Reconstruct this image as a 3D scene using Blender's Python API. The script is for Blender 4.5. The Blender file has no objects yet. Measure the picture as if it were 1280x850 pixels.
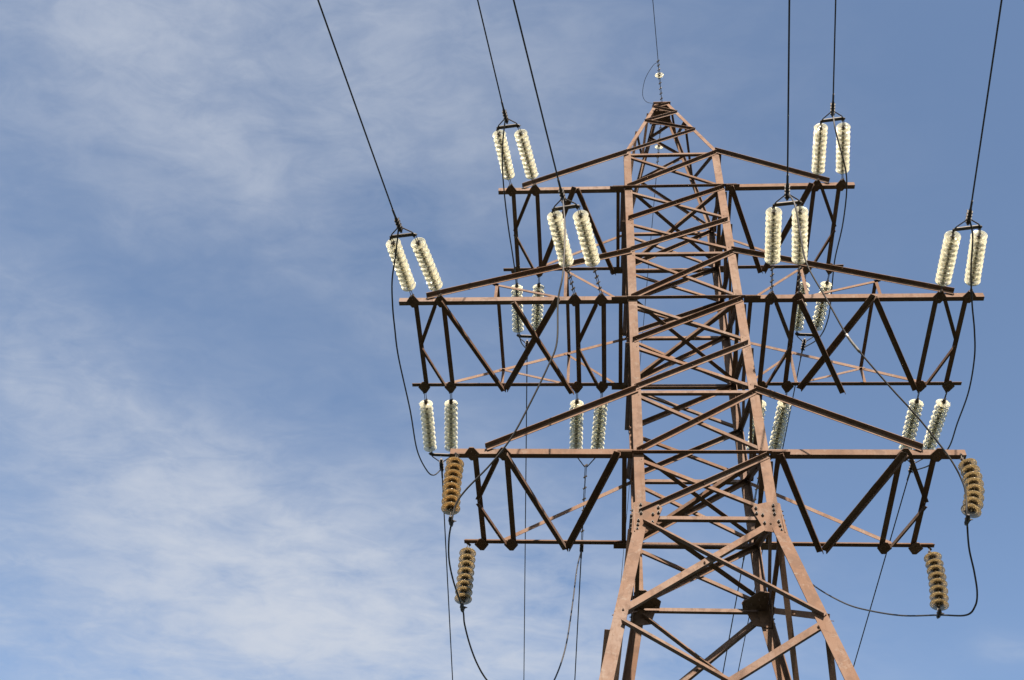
import bpy, bmesh, math, random
from mathutils import Vector, Matrix, Quaternion

random.seed(7)
scene = bpy.context.scene
COL = scene.collection
ZG = 14.1                       # height of the lowest crossarm above the ground (metres)

# ------------------------------------------------------------------ camera, sky, sun, exposure
cam_d = bpy.data.cameras.new('camera')
cam = bpy.data.objects.new('camera', cam_d)
COL.objects.link(cam)
scene.camera = cam
cam_d.sensor_fit = 'HORIZONTAL'
cam_d.sensor_width = 36.0
cam_d.lens = 1421.55 * 36.0 / 1280.0
cam_d.clip_start = 0.1
cam_d.clip_end = 20000
F = Vector((-0.08188696, 0.61211781, 0.7865153))
R = Vector((0.99662543, 0.05479068, 0.06112059))
U = Vector((0.00568071, -0.78886613, 0.61453882))
cam.matrix_world = Matrix(((R.x, U.x, -F.x, -1.4104),
                           (R.y, U.y, -F.y, -12.859),
                           (R.z, U.z, -F.z, ZG - 12.4416),
                           (0, 0, 0, 1)))

SUN_EL = math.radians(36)
SUN_AZ = math.atan2(0.10, -1.0)          # clockwise from +Y
world = bpy.data.worlds.new('World')
scene.world = world
world.use_nodes = True
wn, wl = world.node_tree.nodes, world.node_tree.links
wn.clear()
def N(nodes, typ, **kw):
    n = nodes.new(typ)
    for k, v in kw.items():
        setattr(n, k, v)
    return n
def math_node(nodes, links, op, a, b=None, clamp=False):
    n = nodes.new('ShaderNodeMath'); n.operation = op; n.use_clamp = clamp
    for i, v in enumerate((a, b)):
        if v is None: continue
        if isinstance(v, (int, float)): n.inputs[i].default_value = v
        else: links.new(v, n.inputs[i])
    return n.outputs[0]
def ramp(nodes, links, fac, stops):
    n = nodes.new('ShaderNodeValToRGB')
    cr = n.color_ramp
    while len(cr.elements) < len(stops): cr.elements.new(0.5)
    for e, (p, c) in zip(cr.elements, stops):
        e.position = p
        e.color = c if len(c) == 4 else (*c, 1)
    links.new(fac, n.inputs[0])
    return n.outputs[0]
def noise(nodes, links, vec, scale, detail=5, rough=.55, dist=0.0, dims='3D'):
    n = nodes.new('ShaderNodeTexNoise'); n.noise_dimensions = dims
    n.inputs['Scale'].default_value = scale; n.inputs['Detail'].default_value = detail
    n.inputs['Roughness'].default_value = rough; n.inputs['Distortion'].default_value = dist
    links.new(vec, n.inputs['Vector'])
    return n.outputs['Fac']
def mix_color(nodes, links, fac, a, b, blend='MIX'):
    n = nodes.new('ShaderNodeMix'); n.data_type = 'RGBA'; n.blend_type = blend
    for sock, v in ((n.inputs[0], fac), (n.inputs[6], a), (n.inputs[7], b)):
        if isinstance(v, (int, float)): sock.default_value = v
        elif isinstance(v, tuple): sock.default_value = v if len(v) == 4 else (*v, 1)
        else: links.new(v, sock)
    return n.outputs[2]

sky = N(wn, 'ShaderNodeTexSky', sky_type='NISHITA', sun_disc=False,
        sun_elevation=SUN_EL, sun_rotation=SUN_AZ, altitude=100, air_density=1.0, dust_density=0.7, ozone_density=0.6)
SKY_STRENGTH = 0.0555
# high thin cloud, laid out on a plane overhead (direction / height), densest towards the west
tc = N(wn, 'ShaderNodeTexCoord')
sx = N(wn, 'ShaderNodeSeparateXYZ'); wl.new(tc.outputs['Generated'], sx.inputs[0])
zz = math_node(wn, wl, 'MAXIMUM', sx.outputs[2], 0.08)
px = math_node(wn, wl, 'DIVIDE', sx.outputs[0], zz)
py = math_node(wn, wl, 'DIVIDE', sx.outputs[1], zz)
cb = N(wn, 'ShaderNodeCombineXYZ'); wl.new(px, cb.inputs[0]); wl.new(py, cb.inputs[1])
mp = N(wn, 'ShaderNodeMapping'); wl.new(cb.outputs[0], mp.inputs[0])
mp.inputs['Rotation'].default_value = (0, 0, math.radians(-52)); mp.inputs['Scale'].default_value = (1.0, 1.9, 1.0)
mp.inputs['Location'].default_value = (3.1, 1.7, 0.4)
n_big = noise(wn, wl, mp.outputs[0], 3.4, 6, .58, .5)
n_fine = noise(wn, wl, mp.outputs[0], 13.0, 8, .62, .7)
n_puff = noise(wn, wl, cb.outputs[0], 9.0, 8, .60, .3)
body = math_node(wn, wl, 'ADD', math_node(wn, wl, 'ADD', math_node(wn, wl, 'MULTIPLY', n_big, .46), math_node(wn, wl, 'MULTIPLY', n_fine, .28)), math_node(wn, wl, 'MULTIPLY', n_puff, .26))
tex = ramp(wn, wl, body, [(0.36, (.06,) * 3), (0.50, (.42,) * 3), (0.72, (1.25,) * 3)])
def bank(cx, cy, ang, rx, ry, amp):
    """one soft bank of cirrus at (cx, cy) on the overhead plane"""
    ca, sa = math.cos(ang), math.sin(ang)
    dx = math_node(wn, wl, 'SUBTRACT', px, cx); dy = math_node(wn, wl, 'SUBTRACT', py, cy)
    u = math_node(wn, wl, 'ADD', math_node(wn, wl, 'MULTIPLY', dx, ca / rx), math_node(wn, wl, 'MULTIPLY', dy, sa / rx))
    v = math_node(wn, wl, 'ADD', math_node(wn, wl, 'MULTIPLY', dx, -sa / ry), math_node(wn, wl, 'MULTIPLY', dy, ca / ry))
    r2 = math_node(wn, wl, 'ADD', math_node(wn, wl, 'MULTIPLY', u, u), math_node(wn, wl, 'MULTIPLY', v, v))
    e = math_node(wn, wl, 'POWER', 2.71828, math_node(wn, wl, 'MULTIPLY', r2, -1.0))
    return math_node(wn, wl, 'MULTIPLY', e, amp)
banks = [(-.34, .40, math.radians(25), .38, .19, .92), (-.60, .92, math.radians(55), .36, .11, .80), (-.40, 1.26, math.radians(12), .40, .23, 1.75), (-.36, 1.22, math.radians(70), .14, .05, .45), (-.16, 1.32, 0, .32, .22, .55), (-.36, .58, math.radians(60), .28, .06, .22), (-.55, .85, 0, .45, .7, .04),
         (-.80, 1.60, 0, .6, .30, .6), (-.497, .61, 0, .035, .035, .28), (.54, 1.31, .3, .05, .03, .45), (-1.1, .5, 0, .4, .5, .6), (-.1, 1.9, 0, .7, .35, .6), (-.2, 1.0, 0, .20, .30, .12), (.9, 2.4, 0, .6, .4, .5), (-.3, -1.0, .4, 1.0, .5, .5)]
tot = None
for bk in banks:
    e = bank(*bk); tot = e if tot is None else math_node(wn, wl, 'ADD', tot, e)
cfac = math_node(wn, wl, 'SUBTRACT', 1.0, math_node(wn, wl, 'POWER', 2.71828, math_node(wn, wl, 'MULTIPLY', math_node(wn, wl, 'MULTIPLY', tot, tex), -1.15)))
above = ramp(wn, wl, sx.outputs[2], [(0.05, (0, 0, 0)), (0.25, (1, 1, 1))])
cfac = math_node(wn, wl, 'MULTIPLY', cfac, above)
cloud_col = (2.86, 3.04, 3.38, 1)
mixed = mix_color(wn, wl, cfac, sky.outputs[0], cloud_col)
bg = N(wn, 'ShaderNodeBackground'); bg.inputs[1].default_value = SKY_STRENGTH
wl.new(mixed, bg.inputs[0])
wo = N(wn, 'ShaderNodeOutputWorld'); wl.new(bg.outputs[0], wo.inputs[0])

sun_d = bpy.data.lights.new('sun', 'SUN')
sun_d.energy = 4.8
sun_d.angle = math.radians(0.5)
sun_d.color = (1.0, 0.86, 0.70)
sun = bpy.data.objects.new('sun', sun_d); COL.objects.link(sun)
to_sun = Vector((math.sin(SUN_AZ) * math.cos(SUN_EL), math.cos(SUN_AZ) * math.cos(SUN_EL), math.sin(SUN_EL)))
sun.rotation_euler = to_sun.to_track_quat('Z', 'Y').to_euler()
sun.location = to_sun * 60

vs = scene.view_settings
vs.view_transform = 'Standard'; vs.look = 'None'; vs.exposure = 2.0; vs.gamma = 1.0; vs.use_curve_mapping = False
scene.render.engine = 'CYCLES'
scene.cycles.max_bounces = 24
scene.cycles.transparent_max_bounces = 24
scene.cycles.transmission_bounces = 24
scene.cycles.caustics_refractive = True

# ------------------------------------------------------------------ materials
def new_mat(name):
    m = bpy.data.materials.new(name); m.use_nodes = True
    nt = m.node_tree
    b = nt.nodes['Principled BSDF']
    return m, nt.nodes, nt.links, b

def steel_mat():
    m, n, l, b = new_mat('weathered_red_brown_painted_steel')
    t = N(n, 'ShaderNodeTexCoord'); v = t.outputs['Object']
    big = noise(n, l, v, 0.9, 4, .6)
    mid = noise(n, l, v, 5.5, 6, .65, .5)
    fine = noise(n, l, v, 38, 5, .7)
    base = ramp(n, l, big, [(.30, (.086, .054, .040)), (.50, (.100, .067, .052)), (.70, (.112, .084, .071))])
    oi = N(n, 'ShaderNodeObjectInfo')                # every bar was painted and has aged a little differently
    tone = ramp(n, l, oi.outputs['Random'], [(0.0, (.84, .78, .72)), (.25, (1.04, .98, .92)), (.5, (.93, .97, 1.0)), (.75, (1.10, 1.05, .98)), (1.0, (1.10, 1.17, 1.24))])
    base = mix_color(n, l, 1.0, base, tone, 'MULTIPLY')
    stain = ramp(n, l, mid, [(.50, (0, 0, 0)), (.60, (1, 1, 1))])
    c1 = mix_color(n, l, math_node(n, l, 'MULTIPLY', stain, .55), base, (.064, .043, .034))
    pale = ramp(n, l, noise(n, l, v, 7.0, 7, .72, .4), [(.55, (0, 0, 0)), (.66, (1, 1, 1))])
    c2 = mix_color(n, l, math_node(n, l, 'MULTIPLY', pale, .55), c1, (.126, .106, .092))
    ms = N(n, 'ShaderNodeMapping'); ms.inputs['Scale'].default_value = (16, 16, 1.6); l.new(v, ms.inputs[0])
    run = ramp(n, l, noise(n, l, ms.outputs[0], 1.6, 5, .65), [(.54, (0, 0, 0)), (.66, (1, 1, 1))])
    c2 = mix_color(n, l, math_node(n, l, 'MULTIPLY', run, .40), c2, (.072, .043, .028))
    spk = ramp(n, l, fine, [(.60, (0, 0, 0)), (.72, (1, 1, 1))])
    c3 = mix_color(n, l, math_node(n, l, 'MULTIPLY', spk, .6), c2, (.034, .023, .018))
    l.new(c3, b.inputs['Base Color'])
    b.inputs['Roughness'].default_value = .8
    b.inputs['Specular IOR Level'].default_value = .06
    bp = N(n, 'ShaderNodeBump'); bp.inputs['Strength'].default_value = .25; bp.inputs['Distance'].default_value = .006
    l.new(fine, bp.inputs['Height']); l.new(bp.outputs[0], b.inputs['Normal'])
    return m
STEEL = steel_mat()

def simple_mat(name, col, rough=.5, metal=0.0, var=.25, scale=12):
    m, n, l, b = new_mat(name)
    t = N(n, 'ShaderNodeTexCoord')
    f = noise(n, l, t.outputs['Object'], scale, 5, .6)
    c = ramp(n, l, f, [(.3, tuple(x * (1 - var) for x in col)), (.7, tuple(min(1, x * (1 + var)) for x in col))])
    l.new(c, b.inputs['Base Color'])
    b.inputs['Roughness'].default_value = rough; b.inputs['Metallic'].default_value = metal
    return m
BOLT = simple_mat('dark_oiled_bolt_steel', (.016, .012, .010), .6, .3, .3, 40)
FITTING = simple_mat('galvanised_fitting_steel', (.034, .028, .024), .6, .3, .4, 25)
CAP = simple_mat('weathered_cap_iron', (.085, .068, .048), .7, .2, .35, 30)
WIRE = simple_mat('oxidised_aluminium_wire', (.024, .022, .021), .6, .3, .2, 8)
ARMOUR = simple_mat('bright_aluminium_armour_rods', (.20, .19, .18), .45, .6, .2, 20)
CONCRETE = simple_mat('grey_concrete', (.32, .31, .29), .9, 0, .2, 6)

def glass_mat(name, tint, inner, rim, share_in, share_rim, rough, jitter=.10, d0=.30, d1=.52, dk=.55):
    """toughened glass disc: colour set by radius, darkest round the cap, easing to the rim colour"""
    m, n, l, b = new_mat(name)
    out = n['Material Output']
    b.inputs['Base Color'].default_value = (*tint, 1)
    b.inputs['Transmission Weight'].default_value = 1.0
    b.inputs['Roughness'].default_value = rough
    b.inputs['IOR'].default_value = 1.48
    t = N(n, 'ShaderNodeTexCoord')
    sp = N(n, 'ShaderNodeSeparateXYZ'); l.new(t.outputs['Object'], sp.inputs[0])
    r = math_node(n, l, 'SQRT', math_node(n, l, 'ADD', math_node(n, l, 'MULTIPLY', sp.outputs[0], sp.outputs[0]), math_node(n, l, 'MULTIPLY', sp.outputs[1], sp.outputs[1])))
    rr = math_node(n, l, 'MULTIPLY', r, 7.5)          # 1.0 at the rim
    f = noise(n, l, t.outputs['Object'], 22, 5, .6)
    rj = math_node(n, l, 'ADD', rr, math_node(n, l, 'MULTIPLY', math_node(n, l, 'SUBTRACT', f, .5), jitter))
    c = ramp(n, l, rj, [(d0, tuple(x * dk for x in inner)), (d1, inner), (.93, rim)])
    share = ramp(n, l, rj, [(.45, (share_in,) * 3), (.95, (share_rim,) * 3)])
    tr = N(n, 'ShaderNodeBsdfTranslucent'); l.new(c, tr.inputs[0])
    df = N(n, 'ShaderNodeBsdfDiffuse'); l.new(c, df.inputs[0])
    dm = N(n, 'ShaderNodeMixShader'); dm.inputs[0].default_value = .45
    l.new(df.outputs[0], dm.inputs[1]); l.new(tr.outputs[0], dm.inputs[2])
    ms = N(n, 'ShaderNodeMixShader'); l.new(share, ms.inputs[0])
    l.new(b.outputs[0], ms.inputs[1]); l.new(dm.outputs[0], ms.inputs[2])
    l.new(ms.outputs[0], out.inputs['Surface'])
    return m
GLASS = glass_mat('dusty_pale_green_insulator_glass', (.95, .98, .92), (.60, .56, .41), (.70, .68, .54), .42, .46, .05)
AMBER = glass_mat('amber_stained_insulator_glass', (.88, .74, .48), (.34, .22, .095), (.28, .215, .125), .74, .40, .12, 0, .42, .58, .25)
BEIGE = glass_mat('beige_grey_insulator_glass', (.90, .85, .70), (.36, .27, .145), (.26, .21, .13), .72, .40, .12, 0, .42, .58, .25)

def ground_mat():
    m, n, l, b = new_mat('dry_meadow_grass')
    t = N(n, 'ShaderNodeTexCoord')
    a = noise(n, l, t.outputs['Object'], .05, 6, .6)
    f = noise(n, l, t.outputs['Object'], 3.0, 8, .7)
    s = math_node(n, l, 'ADD', math_node(n, l, 'MULTIPLY', a, .6), math_node(n, l, 'MULTIPLY', f, .4))
    c = ramp(n, l, s, [(.35, (.008, .013, .005)), (.5, (.014, .019, .007)), (.66, (.024, .025, .011))])
    l.new(c, b.inputs['Base Color']); b.inputs['Roughness'].default_value = .95
    bp = N(n, 'ShaderNodeBump'); bp.inputs['Strength'].default_value = .6; bp.inputs['Distance'].default_value = .15
    l.new(f, bp.inputs['Height']); l.new(bp.outputs[0], b.inputs['Normal'])
    return m
GROUND = ground_mat()

# ------------------------------------------------------------------ mesh helpers
class MB:
    def __init__(self): self.v = []; self.f = []
    def poly(self, ring0, ring1):
        k = len(self.v); n = len(ring0)
        self.v += [tuple(p) for p in ring0] + [tuple(p) for p in ring1]
        for i in range(n):
            j = (i + 1) % n
            self.f.append((k + i, k + j, k + n + j, k + n + i))
        self.f.append(tuple(k + i for i in reversed(range(n)))); self.f.append(tuple(k + n + i for i in range(n)))
    def angle(self, p, q, a, b, wa, wb=None, t=.009):
        """rolled steel angle from p to q; flanges of width wa along a and wb along b from the heel"""
        wb = wa if wb is None else wb
        p = Vector(p); q = Vector(q); d = (q - p).normalized()
        a = Vector(a); a = (a - d * a.dot(d)).normalized()
        b = Vector(b); b = b - d * b.dot(d); b = (b - a * b.dot(a)).normalized()
        pr = [(0, 0), (wa, 0), (wa, t), (t, t), (t, wb), (0, wb)]
        self.poly([p + a * x + b * y for x, y in pr], [q + a * x + b * y for x, y in pr])
    def prism(self, pts, n, t):
        n = Vector(n).normalized()
        self.poly([Vector(p) for p in pts], [Vector(p) + n * t for p in pts])
    def box(self, lo, hi):
        x0, y0, z0 = lo; x1, y1, z1 = hi
        self.poly([(x0, y0, z0), (x1, y0, z0), (x1, y1, z0), (x0, y1, z0)],
                  [(x0, y0, z1), (x1, y0, z1), (x1, y1, z1), (x0, y1, z1)])
    def tube(self, pts, r, seg=8, close=True):
        pts = [Vector(p) for p in pts]
        rs = r if isinstance(r, (list, tuple)) else [r] * len(pts)
        d0 = (pts[1] - pts[0]).normalized()
        u = d0.orthogonal().normalized()
        k = len(self.v)
        for i, p in enumerate(pts):
            d = (pts[min(i + 1, len(pts) - 1)] - pts[max(i - 1, 0)]).normalized()
            u = (u - d * u.dot(d)).normalized(); w = d.cross(u)
            for s in range(seg):
                an = 2 * math.pi * s / seg
                self.v.append(tuple(p + (u * math.cos(an) + w * math.sin(an)) * rs[i]))
        for i in range(len(pts) - 1):
            for s in range(seg):
                t_ = (s + 1) % seg
                self.f.append((k + i * seg + s, k + i * seg + t_, k + (i + 1) * seg + t_, k + (i + 1) * seg + s))
        if close:
            self.f.append(tuple(k + s for s in reversed(range(seg))))
            e = k + (len(pts) - 1) * seg
            self.f.append(tuple(e + s for s in range(seg)))
    def lathe(self, prof, o, axis, seg=24):
        """closed profile [(radius, height)] turned about axis through o"""
        o = Vector(o); ax = Vector(axis).normalized(); u = ax.orthogonal().normalized(); w = ax.cross(u)
        k = len(self.v); n = len(prof)
        for r, h in prof:
            for s in range(seg):
                an = 2 * math.pi * s / seg
                self.v.append(tuple(o + ax * h + (u * math.cos(an) + w * math.sin(an)) * r))
        for i in range(n - 1):
            for s in range(seg):
                t_ = (s + 1) % seg
                self.f.append((k + i * seg + s, k + i * seg + t_, k + (i + 1) * seg + t_, k + (i + 1) * seg + s))
        if prof[0][0] > 1e-4 and prof[-1] == prof[0]: return
        self.f.append(tuple(k + s for s in reversed(range(seg))))
        self.f.append(tuple(k + (n - 1) * seg + s for s in range(seg)))
    def bolt(self, c, n, r=.017, h=.020):
        """hexagon head with a stub of thread standing out of it"""
        c = Vector(c); n = Vector(n).normalized(); u = n.orthogonal().normalized(); w = n.cross(u)
        ring = lambda rr, hh, k: [c + n * hh + (u * math.cos(2 * math.pi * s / k) + w * math.sin(2 * math.pi * s / k)) * rr for s in range(k)]
        self.poly(ring(r, 0, 6), ring(r, h, 6)); self.poly(ring(r * .5, h, 6), ring(r * .45, h * 1.9, 6))
    def mesh(self, name, mat, smooth=False, bevel=0):
        me = bpy.data.meshes.new(name)
        me.from_pydata(self.v, [], self.f)
        bm = bmesh.new(); bm.from_mesh(me)
        bmesh.ops.recalc_face_normals(bm, faces=bm.faces)
        bm.to_mesh(me); bm.free()
        me.materials.append(mat)
        if smooth:
            for p in me.polygons: p.use_smooth = True
        return me
    def build(self, name, mat, parent=None, smooth=False):
        return link(name, self.mesh(name, mat, smooth), parent)

def link(name, me, parent=None, loc=None, quat=None):
    o = bpy.data.objects.new(name, me); COL.objects.link(o)
    if parent is not None: o.parent = parent
    if loc is not None: o.location = loc
    if quat is not None:
        o.rotation_mode = 'QUATERNION'; o.rotation_quaternion = quat
    return o
def tag(o, label, cat, group=None, kind=None):
    if label: o['label'] = label
    if cat: o['category'] = cat
    if group: o['group'] = group
    if kind: o['kind'] = kind
    return o
def thing(name, label, cat, loc, group=None):
    return tag(link(name, None, None, loc), label, cat, group)
def one(fn, name, mat, parent, smooth=False):
    m = MB(); fn(m); return m.build(name, mat, parent, smooth)

# ------------------------------------------------------------------ ground
m = MB(); RG = 4000
m.v = [(0, 0, 0)] + [(RG * math.cos(i * math.pi / 32), RG * math.sin(i * math.pi / 32), 0) for i in range(64)]
m.f = [(0, i + 1, (i + 1) % 64 + 1) for i in range(64)]
g = m.build('ground', GROUND); g['kind'] = 'structure'

# ------------------------------------------------------------------ lattice tower
Z = Vector((0, 0, 1))
def V(x, y, z): return Vector((x, y, z + ZG))
z1, z2, z3, zt, tu1, tu2, zk, zp = 0.0, 3.9388, 7.7823, 9.2578, 1.4724, 5.4506, -1.2574, 13.286
HP, SPLAY = 0.1636, 0.166
def half(z):
    if z >= zt: return 1 + (HP - 1) * (z - zt) / (zp - zt)
    if z >= zk: return 1.0
    return 1 + SPLAY * (zk - z)

tower = thing('lattice_tower', 'tall rust-brown steel lattice power pylon with three pairs of crossarms', 'power pylon', (0, 0, 0))

for sx_ in (-1, 1):
    for sy_ in (-1, 1):
        m = MB()
        m.angle(V(sx_, sy_, zk - .02), V(sx_, sy_, zt + .05), (-sx_, 0, 0), (0, -sy_, 0), .15, t=.013)
        upper = m.build('leg', STEEL, tower)
        m = MB(); hb = half(-ZG + .1)
        m.angle(V(sx_, sy_, zk - .02), V(sx_ * hb, sy_ * hb, -ZG + .1), (-sx_, 0, 0), (0, -sy_, 0), .17, t=.014)
        m.build('leg', STEEL, tower)
        m = MB(); m.box((sx_ * hb - .45, sy_ * hb - .45, -.3), (sx_ * hb + .45, sy_ * hb + .45, .12))
        m.build('concrete_footing', CONCRETE, tower)

faces = {'front': (Vector((0, -1, 0)), Vector((1, 0, 0))), 'back': (Vector((0, 1, 0)), Vector((1, 0, 0))),
         'left': (Vector((-1, 0, 0)), Vector((0, 1, 0))), 'right': (Vector((1, 0, 0)), Vector((0, 1, 0)))}
nodes = [zt, z3, 6.56, tu2, z2, 2.70, tu1, z1, zk]
lower_nodes = [zk, -3.25, -5.72, -9.3, -13.9]
def brace(fn, name='diagonal_brace', parent=None): return one(fn, name, STEEL, tower if parent is None else parent)
def face_pt(n, t, s, z, off=0.0, inset=.045):
    h = half(z)
    return n * (h + off) + t * (s * (h - inset)) + Vector((0, 0, z + ZG))
for fname, (n, t) in faces.items():
    view = Vector((0, -1, 0)) if fname in ('front', 'back') else Vector((-1, 0, 0))
    nearer = n.dot(view) > 0
    o_off, i_off = (.002, -.016) if nearer else (-.016, .002)
    for za, zb in zip(nodes, nodes[1:]):
        # rising member: flange standing towards the view at its upper edge
        w = .074
        def rising(m):
            p = face_pt(n, t, -1, zb + .07, o_off); q = face_pt(n, t, 1, za - .02, o_off)
            m.angle(p, q, -Z, view, w, w * 1.02, .008)
            for f_ in (.035, .5, .965): m.bolt(p.lerp(q, f_) - Z * w * .5 + view * .008, view, .013, .014)
        def falling(m):
            p = face_pt(n, t, -1, za - .10, i_off); q = face_pt(n, t, 1, zb + .06, i_off)
            m.angle(p, q, Z, -view, w * .78, w * .6, .007)
            for f_ in (.035, .965): m.bolt(p.lerp(q, f_) + Z * w * .4, view, .012, .014)
        brace(rising); brace(falling)
    for za, zb in zip(lower_nodes, lower_nodes[1:]):
        w = .092
        def one_diag(m, s, off, up):
            p = face_pt(n, t, -s, za - .16, off, .13); q = face_pt(n, t, s, zb, off, .07)
            if up: m.angle(p, q, Z, view, w * .8, w * .9, .009)
            else: m.angle(p, q, Z, -view, w * .95, w * .7, .009)
            for f_ in (.02, .47, .975): m.bolt(p.lerp(q, f_) + Z * w * .45 + view * .009, view, .016, .016)
        brace(lambda m: one_diag(m, 1, o_off, True)); brace(lambda m: one_diag(m, -1, i_off, False))
    for zh in (zt, tu2, tu1, zk):
        if fname in ('left', 'right') and zh == zt: pass
        def hor(m):
            p = face_pt(n, t, -1, zh - .05, i_off, .02); q = face_pt(n, t, 1, zh - .05, i_off, .02)
            m.angle(p, q, Z, -view, .062, .06, .007)
        brace(hor, 'horizontal_brace')
    for zh in (z1, z2, z3):                         # members that carry the crossarm chords through the body
        ext = 1.24 if fname in ('front', 'back') else .99
        def thru(m):
            if fname == 'front':
                m.angle(V(-ext, -1.016, zh - .004), V(ext, -1.016, zh - .004), Z, (0, -1, 0), .07, .065, .009)
            elif fname == 'back':
                m.angle(V(-ext, 1.016, zh - .004), V(ext, 1.016, zh - .004), Z, (0, 1, 0), .075, .07, .009)
            else:
                m.angle(V(n.x * .985, -.98, zh + .03), V(n.x * .985, .98, zh + .03), Z, (-n.x, 0, 0), .07, .07, .008)
        brace(thru, 'horizontal_brace')

# braces lying flat inside the body, corner to corner
for zh in (z3, z2, z1):
    brace(lambda m: m.angle(V(-.9, -.9, zh + .05), V(.9, .9, zh + .05), (1, -1, 0), Z, .075, .07, .008), 'plan_brace')
    brace(lambda m: m.angle(V(.9, -.9, zh + .062), V(-.9, .9, zh + .062), (1, 1, 0), Z, .075, .07, .008), 'plan_brace')
brace(lambda m: m.angle(V(-.9, -.9, zk + .03), V(.9, .9, zk + .03), (1, -1, 0), Z, .085, .07, .008), 'plan_brace')

# bolted gusset plates at the knee where the legs start to splay
bolt_me = None
def bolt_mesh():
    m = MB(); m.bolt((0, 0, 0), (0, 0, 1), .021, .024); return m.mesh('bolt', BOLT)
bolt_me = bolt_mesh()
def qz(d): return Vector((0, 0, 1)).rotation_difference(Vector(d))
for fname, (n, t) in faces.items():
    for s in (-1, 1):
        o = .018
        base = n * (1 + o)
        P = lambda a, z: base + t * (s * (1 - a)) + Vector((0, 0, z + ZG))
        def kg(m):
            pts = [P(-.02, zk + .24), P(.14, zk + .26), P(.33, zk + .20), P(.38, zk + .13), P(.24, zk - .29), P(-.07, zk - .34)]
            m.prism(pts, n, .012)
        gp = brace(kg, 'gusset_plate')
        sp = [(.075, zk + .18), (.075, zk + .10), (.075, zk + .02), (.035, zk - .12), (.025, zk - .20), (.015, zk - .28),
              (.24, zk + .00), (.32, zk + .03), (.23, zk - .15), (.32, zk + .13)]
        for a, z in sp:
            link('bolt', bolt_me, gp, P(a, z) + n * .012, qz(n))

for sx_ in (-1, 1):
    for sy_ in (1,):
        def hp(m):
            pts = [(.98, .98), (.98, .58), (.84, .56), (.60, .82), (.62, .98)]
            m.prism([V(sx_ * x, sy_ * y, zk - .03) for x, y in pts], (0, 0, 1), .012)
            for x, y in ((.92, .66), (.84, .72), (.74, .84), (.68, .92), (.88, .88)): m.bolt(V(sx_ * x, sy_ * y, zk - .03), (0, 0, -1), .018, .02)
        brace(hp, 'gusset_plate')

# peak above the top crossarm
def peak_legs(m):
    for sx_ in (-1, 1):
        for sy_ in (-1, 1):
            m.angle(V(sx_ * .995, sy_ * .995, zt + .03), V(sx_ * HP, sy_ * HP, zp), (-sx_, 0, 0), (0, -sy_, 0), .085, t=.009)
peak = one(peak_legs, 'peak', STEEL, tower)
pk = [zt + .12, 10.95, 11.75, 12.45, 12.95, 13.25]
for fname, (n, t) in faces.items():
    s = -1 if fname in ('front', 'right') else 1
    view = Vector((0, -1, 0)) if fname in ('front', 'back') else Vector((-1, 0, 0))
    for za, zb in zip(pk, pk[1:]):
        brace(lambda m: m.angle(face_pt(n, t, s, za, .004, .02), face_pt(n, t, -s, zb, .004, .02), -Z, view, .055, .055, .007), 'diagonal_brace', peak)
        s = -s
brace(lambda m: (m.box((-.21, -.21, zp - .02 + ZG), (.21, .21, zp + .0 + ZG)),), 'cap_plate', peak)
brace(lambda m: m.box((-.19, -.19, 12.84 + ZG), (.19, .19, 12.855 + ZG)), 'cap_plate', peak)

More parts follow.
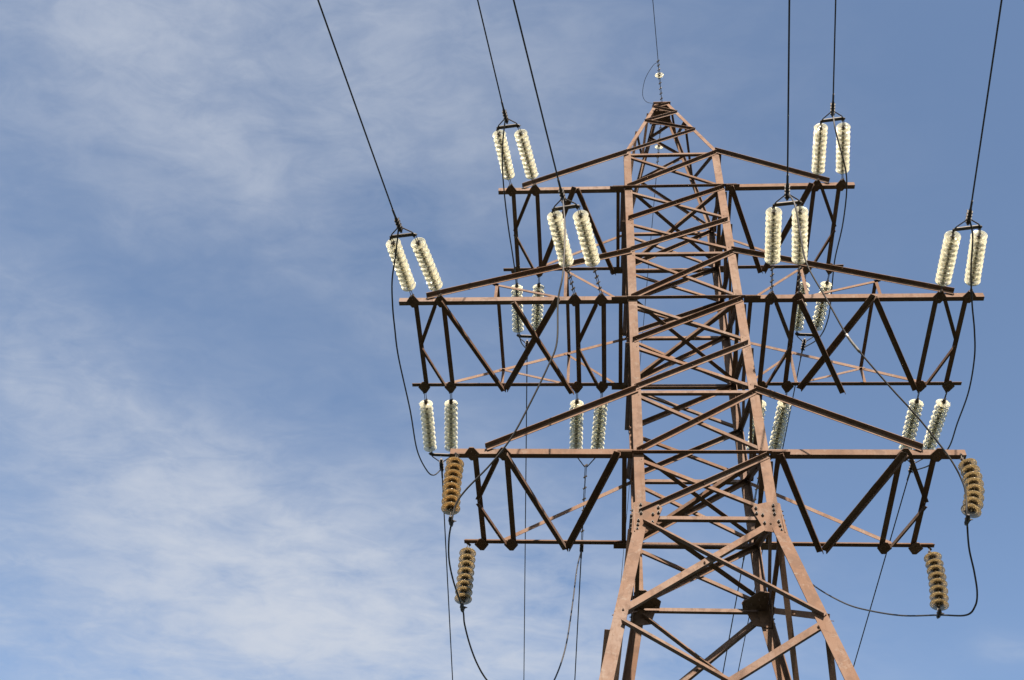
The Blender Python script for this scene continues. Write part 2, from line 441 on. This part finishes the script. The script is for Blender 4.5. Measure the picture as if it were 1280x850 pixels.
# ---- crossarms
def crossarm(sx_, zi, L_front, L_back, tie_z, tie_x, struts, kk, diag, inner, posts):
    X = lambda x: sx_ * x
    def chords(m):
        m.angle(V(X(L_front), -1.0, zi), V(X(1.015), -1.0, zi), Z, (0, 1, 0), .112, .088, .010)
    def back_chord(m):
        m.angle(V(X(L_back), 1.0, zi), V(X(1.015), 1.0, zi), Z, (0, -1, 0), .085, .078, .010)
    def splice(m, yy):                              # plate under the chord beside the leg
        m.box((min(X(1.03), X(1.30)), yy - .055 - (.02 if yy < 0 else 0), zi - .016 + ZG), (max(X(1.03), X(1.30)), yy + .055 + (.02 if yy > 0 else 0), zi - .006 + ZG))
    arm = one(chords, 'crossarm', STEEL, tower)
    brace(back_chord, 'chord', arm)
    for yy in (-1.0, 1.0): brace(lambda m: splice(m, yy), 'splice_plate', arm)
    for x in struts:
        brace(lambda m: m.angle(V(X(x), -.985, zi + .012), V(X(x), .985, zi + .012), (X(-1), 0, 0), Z, .085, .075, .008), 'strut', arm)
        for sy_ in (-1, 1):
            def gus(m):
                cy = sy_ * 1.01
                pts = [(X(x) - .115, cy, zi - .018), (X(x) - .03, cy - .135, zi - .018), (X(x) + .03, cy - .135, zi - .018), (X(x) + .115, cy, zi - .018), (X(x) + .03, cy + .135, zi - .018), (X(x) - .03, cy + .135, zi - .018)]
                m.prism([V(*p) for p in pts], (0, 0, 1), .013)
                for bx, by in ((-.06, 0), (.06, 0), (0, -.055), (0, .05)): m.bolt(V(X(x) + bx, cy + by, zi - .018), (0, 0, -1), .013, .012)
            brace(gus, 'gusset_plate', arm)
    for x in inner:
        brace(lambda m: m.angle(V(X(x), -.985, zi + .012), V(X(x), .985, zi + .012), (X(-1), 0, 0), Z, .07, .07, .008), 'strut', arm)
    for xk, xa in kk:                               # K: both ends at xk, apex on the strut xa
        for sy_ in (-1, 1):
            brace(lambda m: m.angle(V(X(xk), sy_ * .93, zi - .028), V(X(xa - .02), sy_ * .03, zi - .028), (X(1), 0, 0), -Z, .065, .055, .007), 'diagonal_brace', arm)
    for k, (xf, xb) in enumerate(diag):
        d = Vector((X(xb) - X(xf), 2, 0)).normalized() * .07
        zz_ = zi - .030 - (.075 if k == 2 else 0)
        w = .10
        perp = Vector((-d.y, d.x, 0))
        brace(lambda m: (m.angle(V(X(xf), -1, zz_) - d, V(X(xb), 1, zz_) + d, perp, -Z, w, .07, .009),), 'diagonal_brace', arm)
    # ties from the legs down to the outer end
    ztip = zi + (.125)
    for sy_ in (-1, 1):
        if sy_ < 0:
            brace(lambda m: m.angle(V(X(.93), -1.016, tie_z + .02), V(X(tie_x), -1.016, ztip), -Z, (0, -1, 0), .08, .086, .009), 'tie_rod', arm)
        else:
            brace(lambda m: m.angle(V(X(.95), 1.016, tie_z + .02), V(X(tie_x - .15), 1.016, ztip), -Z, (0, 1, 0), .07, .06, .008), 'tie_rod', arm)
    def tz(x): return tie_z + (ztip - tie_z) * (x - 1.0) / (tie_x - 1.0)
    for x, xd in posts:
        for sy_ in (-1, 1):
            y = sy_ * 1.0 + .006
            brace(lambda m: m.angle(V(X(x), y, zi + .10), V(X(x), y, tz(x) - .05), (X(-1), 0, 0), (0, 1, 0), .055, .05, .006), 'tie_post', arm)
            brace(lambda m: m.angle(V(X(x + .04), y, tz(x) - .04), V(X(xd), y, zi + .12), -Z, (0, -sy_, 0) if sy_ < 0 else (0, 1, 0), .05, .05, .006), 'diagonal_brace', arm)
        brace(lambda m: m.angle(V(X(x), -.97, tz(x) - .09), V(X(x), .97, tz(x) - .09), (X(-1), 0, 0), Z, .065, .06, .007), 'strut', arm)
    return arm
TOP_D = {-1: [(1.90, 1.20), (2.0, 2.74)], 1: [(1.20, 1.90), (2.74, 2.0)]}
MID_D = {-1: [(4.28, 3.32), (2.23, 3.23), (2.96, 2.03)], 1: [(3.32, 4.28), (3.23, 2.23), (2.03, 2.96)]}
LOW_D = {-1: [(2.86, 2.05), (1.22, 1.98)], 1: [(2.95, 2.08), (1.22, 1.98)]}
for sx_ in (-1, 1):
    crossarm(sx_, z3, 3.585, 3.595, zt, 3.10, [3.32, 2.83], [(2.91, 3.29)], TOP_D[sx_], [1.17], [])
    crossarm(sx_, z2, 5.11, 5.08, tu2, 4.62, [4.85, 4.35, 1.95, 1.48], [(4.42, 4.79), (1.54, 1.91)], MID_D[sx_], [1.17], [(3.40, 2.20), (2.15, 1.24)])
    crossarm(sx_, z1, 3.77 if sx_ < 0 else 3.84, 3.71, tu1, 3.24, [3.43, 2.95], [(3.02, 3.41)], LOW_D[sx_], [1.17], [])

# ------------------------------------------------------------------ insulator strings, yokes, wires
def disc_mesh(name, mat, R_=.1275, ribs=True):
    k = R_ / .1275
    m = MB()
    if ribs:
        m.lathe([(.040, .020), (.056, .016), (.080, .020), (.105, .031), (.122 * k, .043), (.131 * k, .051), (.132 * k, .054), (.130 * k, .057), (.120, .052), (.113, .043), (.107, .043), (.104, .054), (.099, .054),
                 (.094, .037), (.086, .036), (.082, .055), (.076, .055), (.071, .037), (.062, .037), (.057, .050), (.050, .050), (.042, .042), (.022, .042), (.022, .028), (.040, .020)], (0, 0, 0), (0, 0, 1), 40)
    else:
        m.lathe([(.040, .020), (.056, .016), (.080, .020), (.105, .031), (.122 * k, .043), (.131 * k, .051), (.132 * k, .054), (.129 * k, .057), (.118, .050), (.103, .042), (.096, .049), (.088, .049), (.080, .038), (.060, .034),
                 (.042, .040), (.022, .040), (.022, .028), (.040, .020)], (0, 0, 0), (0, 0, 1), 40)
    return m.mesh(name, mat, True)
def cap_mesh():
    m = MB()
    m.lathe([(.0, -.045), (.020, -.045), (.030, -.036), (.034, -.01), (.038, .020), (.044, .028), (.030, .034), (.0, .034)], (0, 0, 0), (0, 0, 1), 14)
    m.lathe([(.0, .034), (.021, .034), (.018, .056), (.011, .066), (.010, .086), (.0, .086)], (0, 0, 0), (0, 0, 1), 10)
    return m.mesh('cap', CAP, True)
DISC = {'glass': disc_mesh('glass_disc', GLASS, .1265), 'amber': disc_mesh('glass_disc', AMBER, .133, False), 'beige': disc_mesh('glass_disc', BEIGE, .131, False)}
CAPM = cap_mesh()

def chain(m, a, b, n, r=.009):
    """shackles and twin straps between two points, with a pin at each joint"""
    a = Vector(a); b = Vector(b); d = b - a
    u = d.normalized().orthogonal().normalized() * .018
    for i in range(n):
        p = a + d * (i / n); q = a + d * ((i + 1) / n)
        if i % 2 == 0 or n < 3:
            m.tube([p + u, q + u], r * .75, 6); m.tube([p - u, q - u], r * .75, 6)
        else: m.tube([p, q], r * 1.2, 6)
    for i in range(n + 1):
        p = a + d * (i / n)
        m.tube([p - u * 2.2, p + u * 2.2], r * 1.9, 6)

def string(A, B, d0, nd, pitch, kind, label, group, links=1, bow=(0, 0, 0)):
    A = Vector(A); B = Vector(B); ax = (B - A).normalized(); q = qz(ax)
    t = thing('insulator_string', label, 'insulator string', A, group)
    for i in range(nd):
        dd = d0 + .045 + pitch * i; s = dd / (B - A).length
        tang = (ax + Vector(bow) * (4 * (1 - 2 * s) / (B - A).length) + Vector([random.uniform(-.03, .03) for _ in range(3)])).normalized()
        o = link('glass_disc', DISC[kind], t, ax * dd + Vector(bow) * (4 * s * (1 - s)), Quaternion(tang, random.uniform(0, 6)) @ qz(tang))
        link('cap', CAPM, o)
    L = (B - A).length; de = d0 + pitch * (nd - 1) + .13
    def fit(m):
        m.v = []; m.f = []
        chain(m, ax * .0, ax * d0, links)
        chain(m, ax * de, ax * L, 1)
    one(fit, 'link', FITTING, t)
    return t

def yoke(P0, P1, C_end, label, group, back):
    """yoke plate between the two string ends P0, P1, rods to the strain clamp ending at C_end"""
    P0 = Vector(P0); P1 = Vector(P1); C_end = Vector(C_end)
    mid = (P0 + P1) / 2; lat = (P1 - P0).normalized(); ax = (C_end - mid).normalized()
    nrm = lat.cross(ax).normalized()
    t = thing('strain_clamp', label, 'cable clamp', mid, group)
    hw = (P1 - P0).length / 2
    def plate(m):
        pts = [-lat * (hw + .02), -lat * (hw + .02) + ax * .05, -lat * hw * .8 + ax * .075, lat * hw * .8 + ax * .075, lat * (hw + .02) + ax * .05, lat * (hw + .02)]
        m.prism([p - nrm * .008 for p in pts], nrm, .016)
        for s in (-1, 0, 1): m.bolt(lat * s * hw * .85 + ax * .035 - nrm * .008, -nrm, .014, .018)
    one(plate, 'yoke_plate', FITTING, t)
    L = (C_end - mid).length
    s0 = L - .36
    ap = max(.24, s0 + .03)
    def rods(m):
        for s in (-1, 1): m.tube([lat * s * hw + ax * .03, lat * s * hw * .82 + ax * .10, lat * s * .025 + ax * min(ap, .34)], .011, 6)
        if ap > .40: chain(m, ax * .30, ax * s0, 7, .010)
    one(rods, 'link', FITTING, t)
    def clamp(m):
        m.tube([ax * (s0 - .02), ax * (s0 + .04), ax * (L - .06), ax * L], [.020, .030, .028, .018], 8)
        m.tube([ax * L, ax * (L + .17)], .0185, 8)
    one(clamp, 'clamp_body', FITTING, t)
    for i in range(4):
        def ub(m):
            c = ax * (s0 + .05 + .072 * i)
            m.tube([c - ax * .013, c + ax * .013], .044, 10)
            m.tube([c + lat * .03, c + lat * .03 - nrm * .06], .009, 6); m.tube([c - lat * .03, c - lat * .03 - nrm * .06], .009, 6)
        one(ub, 'clamp_bolt', BOLT, t)
    return t

def wire(pts, r, label, name='conductor_wire', cat='power line', group=None, mat=None):
    m = MB(); m.tube(pts, r, 8)
    o = m.build(name, mat or WIRE, None, True)
    tag(o, label, cat, group)
    return o
def span(P, h, el, length, curve, n=40):
    """wire leaving P along horizontal heading h at elevation el, curving up with distance"""
    out = []
    for i in range(n + 1):
        s = length * (i / n) ** 1.5
        out.append(Vector(P) + Vector((h[0] * s, h[1] * s, math.tan(el) * s + curve * s * s)))
    return out

ARMS = {'T': ('top', z3), 'M': ('middle', z2), 'I': ('middle', z2)}
XS = {'T': (2.83, 3.32), 'M': (4.35, 4.85), 'I': (1.48, 1.95)}
WHERE = {'T': 'end of top crossarm', 'M': 'end of middle crossarm', 'I': 'middle crossarm close to tower body'}
HX = {'TL': -.121, 'TR': -.126, 'ML': -.121, 'MR': -.127, 'IL': -.154, 'IR': -.109}
HXB = {'TL': -.054, 'TR': -.056, 'ML': -.055, 'MR': -.051, 'IL': -.052, 'IR': -.054}
BK_CLAMP = {'T': 2.10, 'M': 2.10, 'I': 4.45}
ends = {}
for key in HX:
    lev, side = key[0], key[1]
    sx_ = -1 if side == 'L' else 1
    arm, zi = ARMS[lev]
    sname = 'left' if side == 'L' else 'right'
    xi, xo = XS[lev]
    for near in (True, False):
        sy_ = -1 if near else 1
        hx = HX[key] if near else HXB[key]
        h = Vector((hx, sy_ * math.sqrt(1 - hx * hx), 0))
        el_s = math.radians((-15.0 if lev != 'I' else -14.0) if near else (-1.5 if lev != 'I' else -2.0))
        el_w = math.radians(-11.5 if near else -.6)
        ds = Vector((h.x * math.cos(el_s), h.y * math.cos(el_s), math.sin(el_s)))
        lat = Vector((-h.y, h.x, 0)) * (1 if near else -1)       # towards +x
        C0 = V(sx_ * (xi + xo) / 2, sy_ * 1.135, zi - .012)
        d0 = .19 if lev != 'I' or not near else .78
        ly = d0 + 10 * .124 + .14
        ypos = C0 + ds * ly
        A = [V(sx_ * x, sy_ * 1.135, zi - .012) for x in sorted((sx_ * xi, sx_ * xo))] if False else \
            [V(x, sy_ * 1.135, zi - .012) for x in sorted((sx_ * xi, sx_ * xo))]
        B = [ypos - lat * .205, ypos + lat * .205]
        for k in (0, 1):
            outer = (k == 0) == (side == 'L')
            lab = '%s glass insulator string of %s pair on %s %s' % ('outer' if outer else 'inner', 'near' if near else 'far', sname, WHERE[lev])
            string(A[k], B[k], d0, 10, .124, 'glass', lab, 'glass tension insulator strings', 5 if d0 > .5 else 1)
        if near: Lc = .50
        else: Lc = BK_CLAMP[lev] - ly
        ce = C0 + ds * (ly + Lc) if near else C0 + Vector((h.x, h.y, -.012)) * (ly + Lc)
        yoke(B[0], B[1], ce, 'yoke plate and clamp joining %s insulator pair on %s %s' % ('near' if near else 'far', sname, WHERE[lev]),
             'strain clamps at the string ends', not near)
        if not near and lev == 'I':
            # long adjusting chain between yoke and clamp
            pass
        ends[key, near] = (ce, (ce - ypos).normalized())
        w = span(ce, h, el_w, 70 if near else 160, .0012 if near else .0002)
        wire(w, .0132 if near else .0125, '%s from %s insulator pair on %s %s' % ('conductor rising' if near else 'thin conductor descending', 'near' if near else 'far', sname, WHERE[lev]),
             group='conductors strung to the pylon')

# jumper loops that carry each phase past the tower
JUMP = {
'TL':[(-3.33, -2.9, 7.25), (-3.34, -2.58, 7.0), (-3.36, -2.2, 6.75), (-3.34, -1.69, 6.55), (-3.3, -0.95, 6.49), (-3.26, -0.23, 6.58), (-3.24, 0.51, 6.75), (-3.28, 1.39, 6.98), (-3.29, 2.17, 7.18), (-3.26, 2.56, 7.28), (-3.21, 2.85, 7.57)],
'TR':[(2.8, -2.9, 6.9), (2.83, -2.78, 6.82), (2.93, -2.47, 6.63), (3.05, -2.09, 6.46), (3.09, -1.69, 6.32), (3.09, -0.99, 6.27), (3.07, -0.17, 6.4), (3.12, 0.53, 6.55), (3.21, 1.57, 6.83), (3.14, 2.31, 7.08), (3.0, 2.85, 7.37)],
'ML':[(-4.85, -2.85, 3.45), (-4.88, -2.52, 3.23), (-4.96, -2.12, 3.02), (-4.98, -1.71, 2.86), (-4.98, -1.3, 2.77), (-4.98, -0.68, 2.73), (-4.94, 0.63, 2.85), (-4.96, 1.79, 3.03), (-4.86, 2.48, 3.18), (-4.76, 2.73, 3.31), (-4.72, 2.95, 3.66)],
'MR':[(4.4, -2.85, 3.54), (4.47, -2.6, 3.38), (4.46, -2.11, 3.08), (4.52, -1.62, 2.88), (4.62, -1.15, 2.78), (4.71, -0.62, 2.74), (4.77, 0.16, 2.78), (4.77, 1.01, 2.92), (4.77, 1.73, 3.04), (4.65, 2.34, 3.28), (4.54, 2.74, 3.54), (4.48, 2.95, 3.74)],
'IL':[(-2.06, -3.8, 2.65), (-2.02, -3.5, 2.37), (-2.03, -3.3, 1.47), (-2.1, -3.06, 1.08), (-2.11, -2.73, 0.52), (-2.24, -2.51, 0.22), (-2.5, -2.17, -0.22), (-2.75, -1.87, -0.58), (-3.05, -1.59, -0.84), (-3.41, -1.3, -1.07), (-3.55, -1.15, -1.23), (-3.6, -1.0, -1.44), (-3.67, -0.63, -1.4), (-3.71, -0.17, -1.38), (-3.69, 0.33, -1.36), (-3.61, 1.0, -1.34), (-3.59, 1.22, -1.44), (-3.52, 1.54, -1.58), (-3.42, 1.85, -1.7), (-3.28, 2.14, -1.79), (-3.03, 2.51, -1.85), (-2.74, 2.82, -1.74), (-2.47, 3.14, -1.34), (-2.3, 3.42, -0.85), (-2.15, 3.94, 0.21), (-2.07, 4.61, 1.73), (-2.02, 5.13, 3.02), (-1.95, 5.4, 3.74)],
'IR':[(1.39, -3.8, 2.83), (1.49, -3.6, 2.81), (1.53, -3.4, 2.39), (1.58, -3.16, 1.83), (1.82, -2.88, 1.32), (2.06, -2.59, 0.85), (2.27, -2.41, 0.58), (2.65, -2.1, 0.2), (2.98, -1.84, -0.1), (3.3, -1.55, -0.44), (3.42, -1.43, -0.6), (3.51, -1.31, -0.78), (3.55, -1.2, -0.97), (3.52, -1.0, -1.32), (3.6, -0.58, -1.42), (3.72, -0.19, -1.51), (3.8, 0.14, -1.6), (3.8, 0.37, -1.66), (3.71, 0.57, -1.66), (3.49, 1.0, -1.32), (3.19, 1.76, -0.73), (2.88, 2.46, -0.07), (2.65, 2.97, 0.49), (2.37, 3.62, 1.38), (2.2, 4.15, 2.24), (2.05, 4.65, 3.15), (1.8, 5.0, 3.61), (1.48, 5.4, 3.78)],
}
JLAB = {'TL': 'thin jumper loop hanging past left end of top crossarm', 'TR': 'thin jumper loop hanging past right end of top crossarm',
        'ML': 'black jumper loop hanging off left tip of middle crossarm', 'MR': 'black jumper loop hanging off right tip of middle crossarm',
        'IL': 'long black jumper sweeping down to two amber strings on left lower crossarm', 'IR': 'long black jumper sweeping out to two beige strings on right lower crossarm'}
def catmull(pts, n=8):
    P = [Vector(p) for p in pts]; P = [P[0] * 2 - P[1]] + P + [P[-1] * 2 - P[-2]]
    out = []
    for i in range(1, len(P) - 2):
        for k in range(n):
            t = k / n
            a, b, c, d = P[i - 1], P[i], P[i + 1], P[i + 2]
            out.append(.5 * ((2 * b) + (c - a) * t + (2 * a - 5 * b + 4 * c - d) * t * t + (3 * b - a - 3 * c + d) * t ** 3))
    out.append(P[-2]); return out
for key, pts in JUMP.items():
    P = [V(*p) for p in pts]
    c0, d_0 = ends[key, True]; c1, d_1 = ends[key, False]
    P[0] = c0 - d_0 * .22
    P[-1] = c1 - d_1 * .10
    jo = wire(catmull(P), .0135, JLAB[key], 'jumper_cable', 'jumper cable', 'jumper loops')
    if key == 'IR':                                  # bright repair sleeve wound round the cable
        c = catmull(P)
        one(lambda m: m.tube([p_ for p_ in c if 2.05 < p_.x < 2.26 and p_.y < -2.3], .022, 8), 'repair_sleeve', ARMOUR, jo, True)

# strings of eight discs that hold the long jumpers off the lowest crossarm
for A, B, bow, kind, lab in (((-3.66, -1.0, -.015), (-3.61, -1.0, -1.39), (-.03, 0, 0), 'amber', 'amber disc string hanging from left front corner of lowest crossarm'),
                        ((-3.64, 1.0, -.015), (-3.62, 1.0, -1.31), (0, 0, 0), 'beige', 'brownish disc string hanging from left rear corner of lowest crossarm'),
                        ((3.77, -1.0, -.015), (3.53, -1.0, -1.29), (.13, 0, 0), 'beige', 'thick tan disc string hanging from right front corner of lowest crossarm'),
                        ((3.64, 1.0, -.015), (3.49, 1.0, -1.30), (.05, 0, 0), 'beige', 'pale tan disc string hanging from right rear corner of lowest crossarm')):
    t = string(V(*A), V(*B), .10, 8, .132, kind, lab, 'jumper support strings', 1, bow)
    d = (Vector(B) - Vector(A))
    def cl(m):
        m.tube([d - Vector((0, .10, -.01)), d - Vector((0, .05, 0)), d + Vector((0, .05, 0)), d + Vector((0, .10, .01))], [.018, .032, .032, .018], 8)
        m.bolt(d + Vector((.02, 0, .01)), (1, 0, 0), .02, .03)
        m.tube([d, d * .965], .022, 6)
    one(cl, 'clamp', BOLT, t)

# earth wire on the peak, one disc either side
for near in (True, False):
    sy_ = -1 if near else 1
    hx = -.105 if near else -.055
    h = Vector((hx, sy_ * math.sqrt(1 - hx * hx), 0))
    el = math.radians(-10.5 if near else -1.5)
    A = V(0, sy_ * .17, zp - .03); ds = Vector((h.x * math.cos(el), h.y * math.cos(el), math.sin(el)))
    B = A + ds * 1.25
    t = thing('insulator_string', 'single glass disc on a thin chain %s pylon peak' % ('above the' if near else 'behind the'), 'insulator string', A, 'earth wire fittings')
    q = qz(ds); o = link('glass_disc', DISC['glass'], t, ds * .80, q); o.scale = (.8, .8, .8); link('cap', CAPM, o)
    one(lambda m: (chain(m, ds * 0, ds * .76, 5, .008), chain(m, ds * .88, ds * 1.25, 3, .008)), 'link', FITTING, t)
    wire(span(B, h, el, 70 if near else 160, .0012 if near else .0003), .008,
         'thinnest wire rising from the pylon peak to the top edge' if near else 'faint earth wire running down behind the lattice from the pylon peak', 'earth_wire', 'power line', 'earth wires')
    if near:
        C1 = A + ds * 1.22
        wire(catmull([C1, C1 + Vector((-.12, .12, .06)), C1 + Vector((-.30, .40, -.05)), C1 + Vector((-.36, .75, -.15)), C1 + Vector((-.26, 1.0, -.05)), V(-.15, -.16, zp + .0)]), .006,
             'small thin bonding loop left of the pylon peak', 'bonding_cable', 'jumper cable')
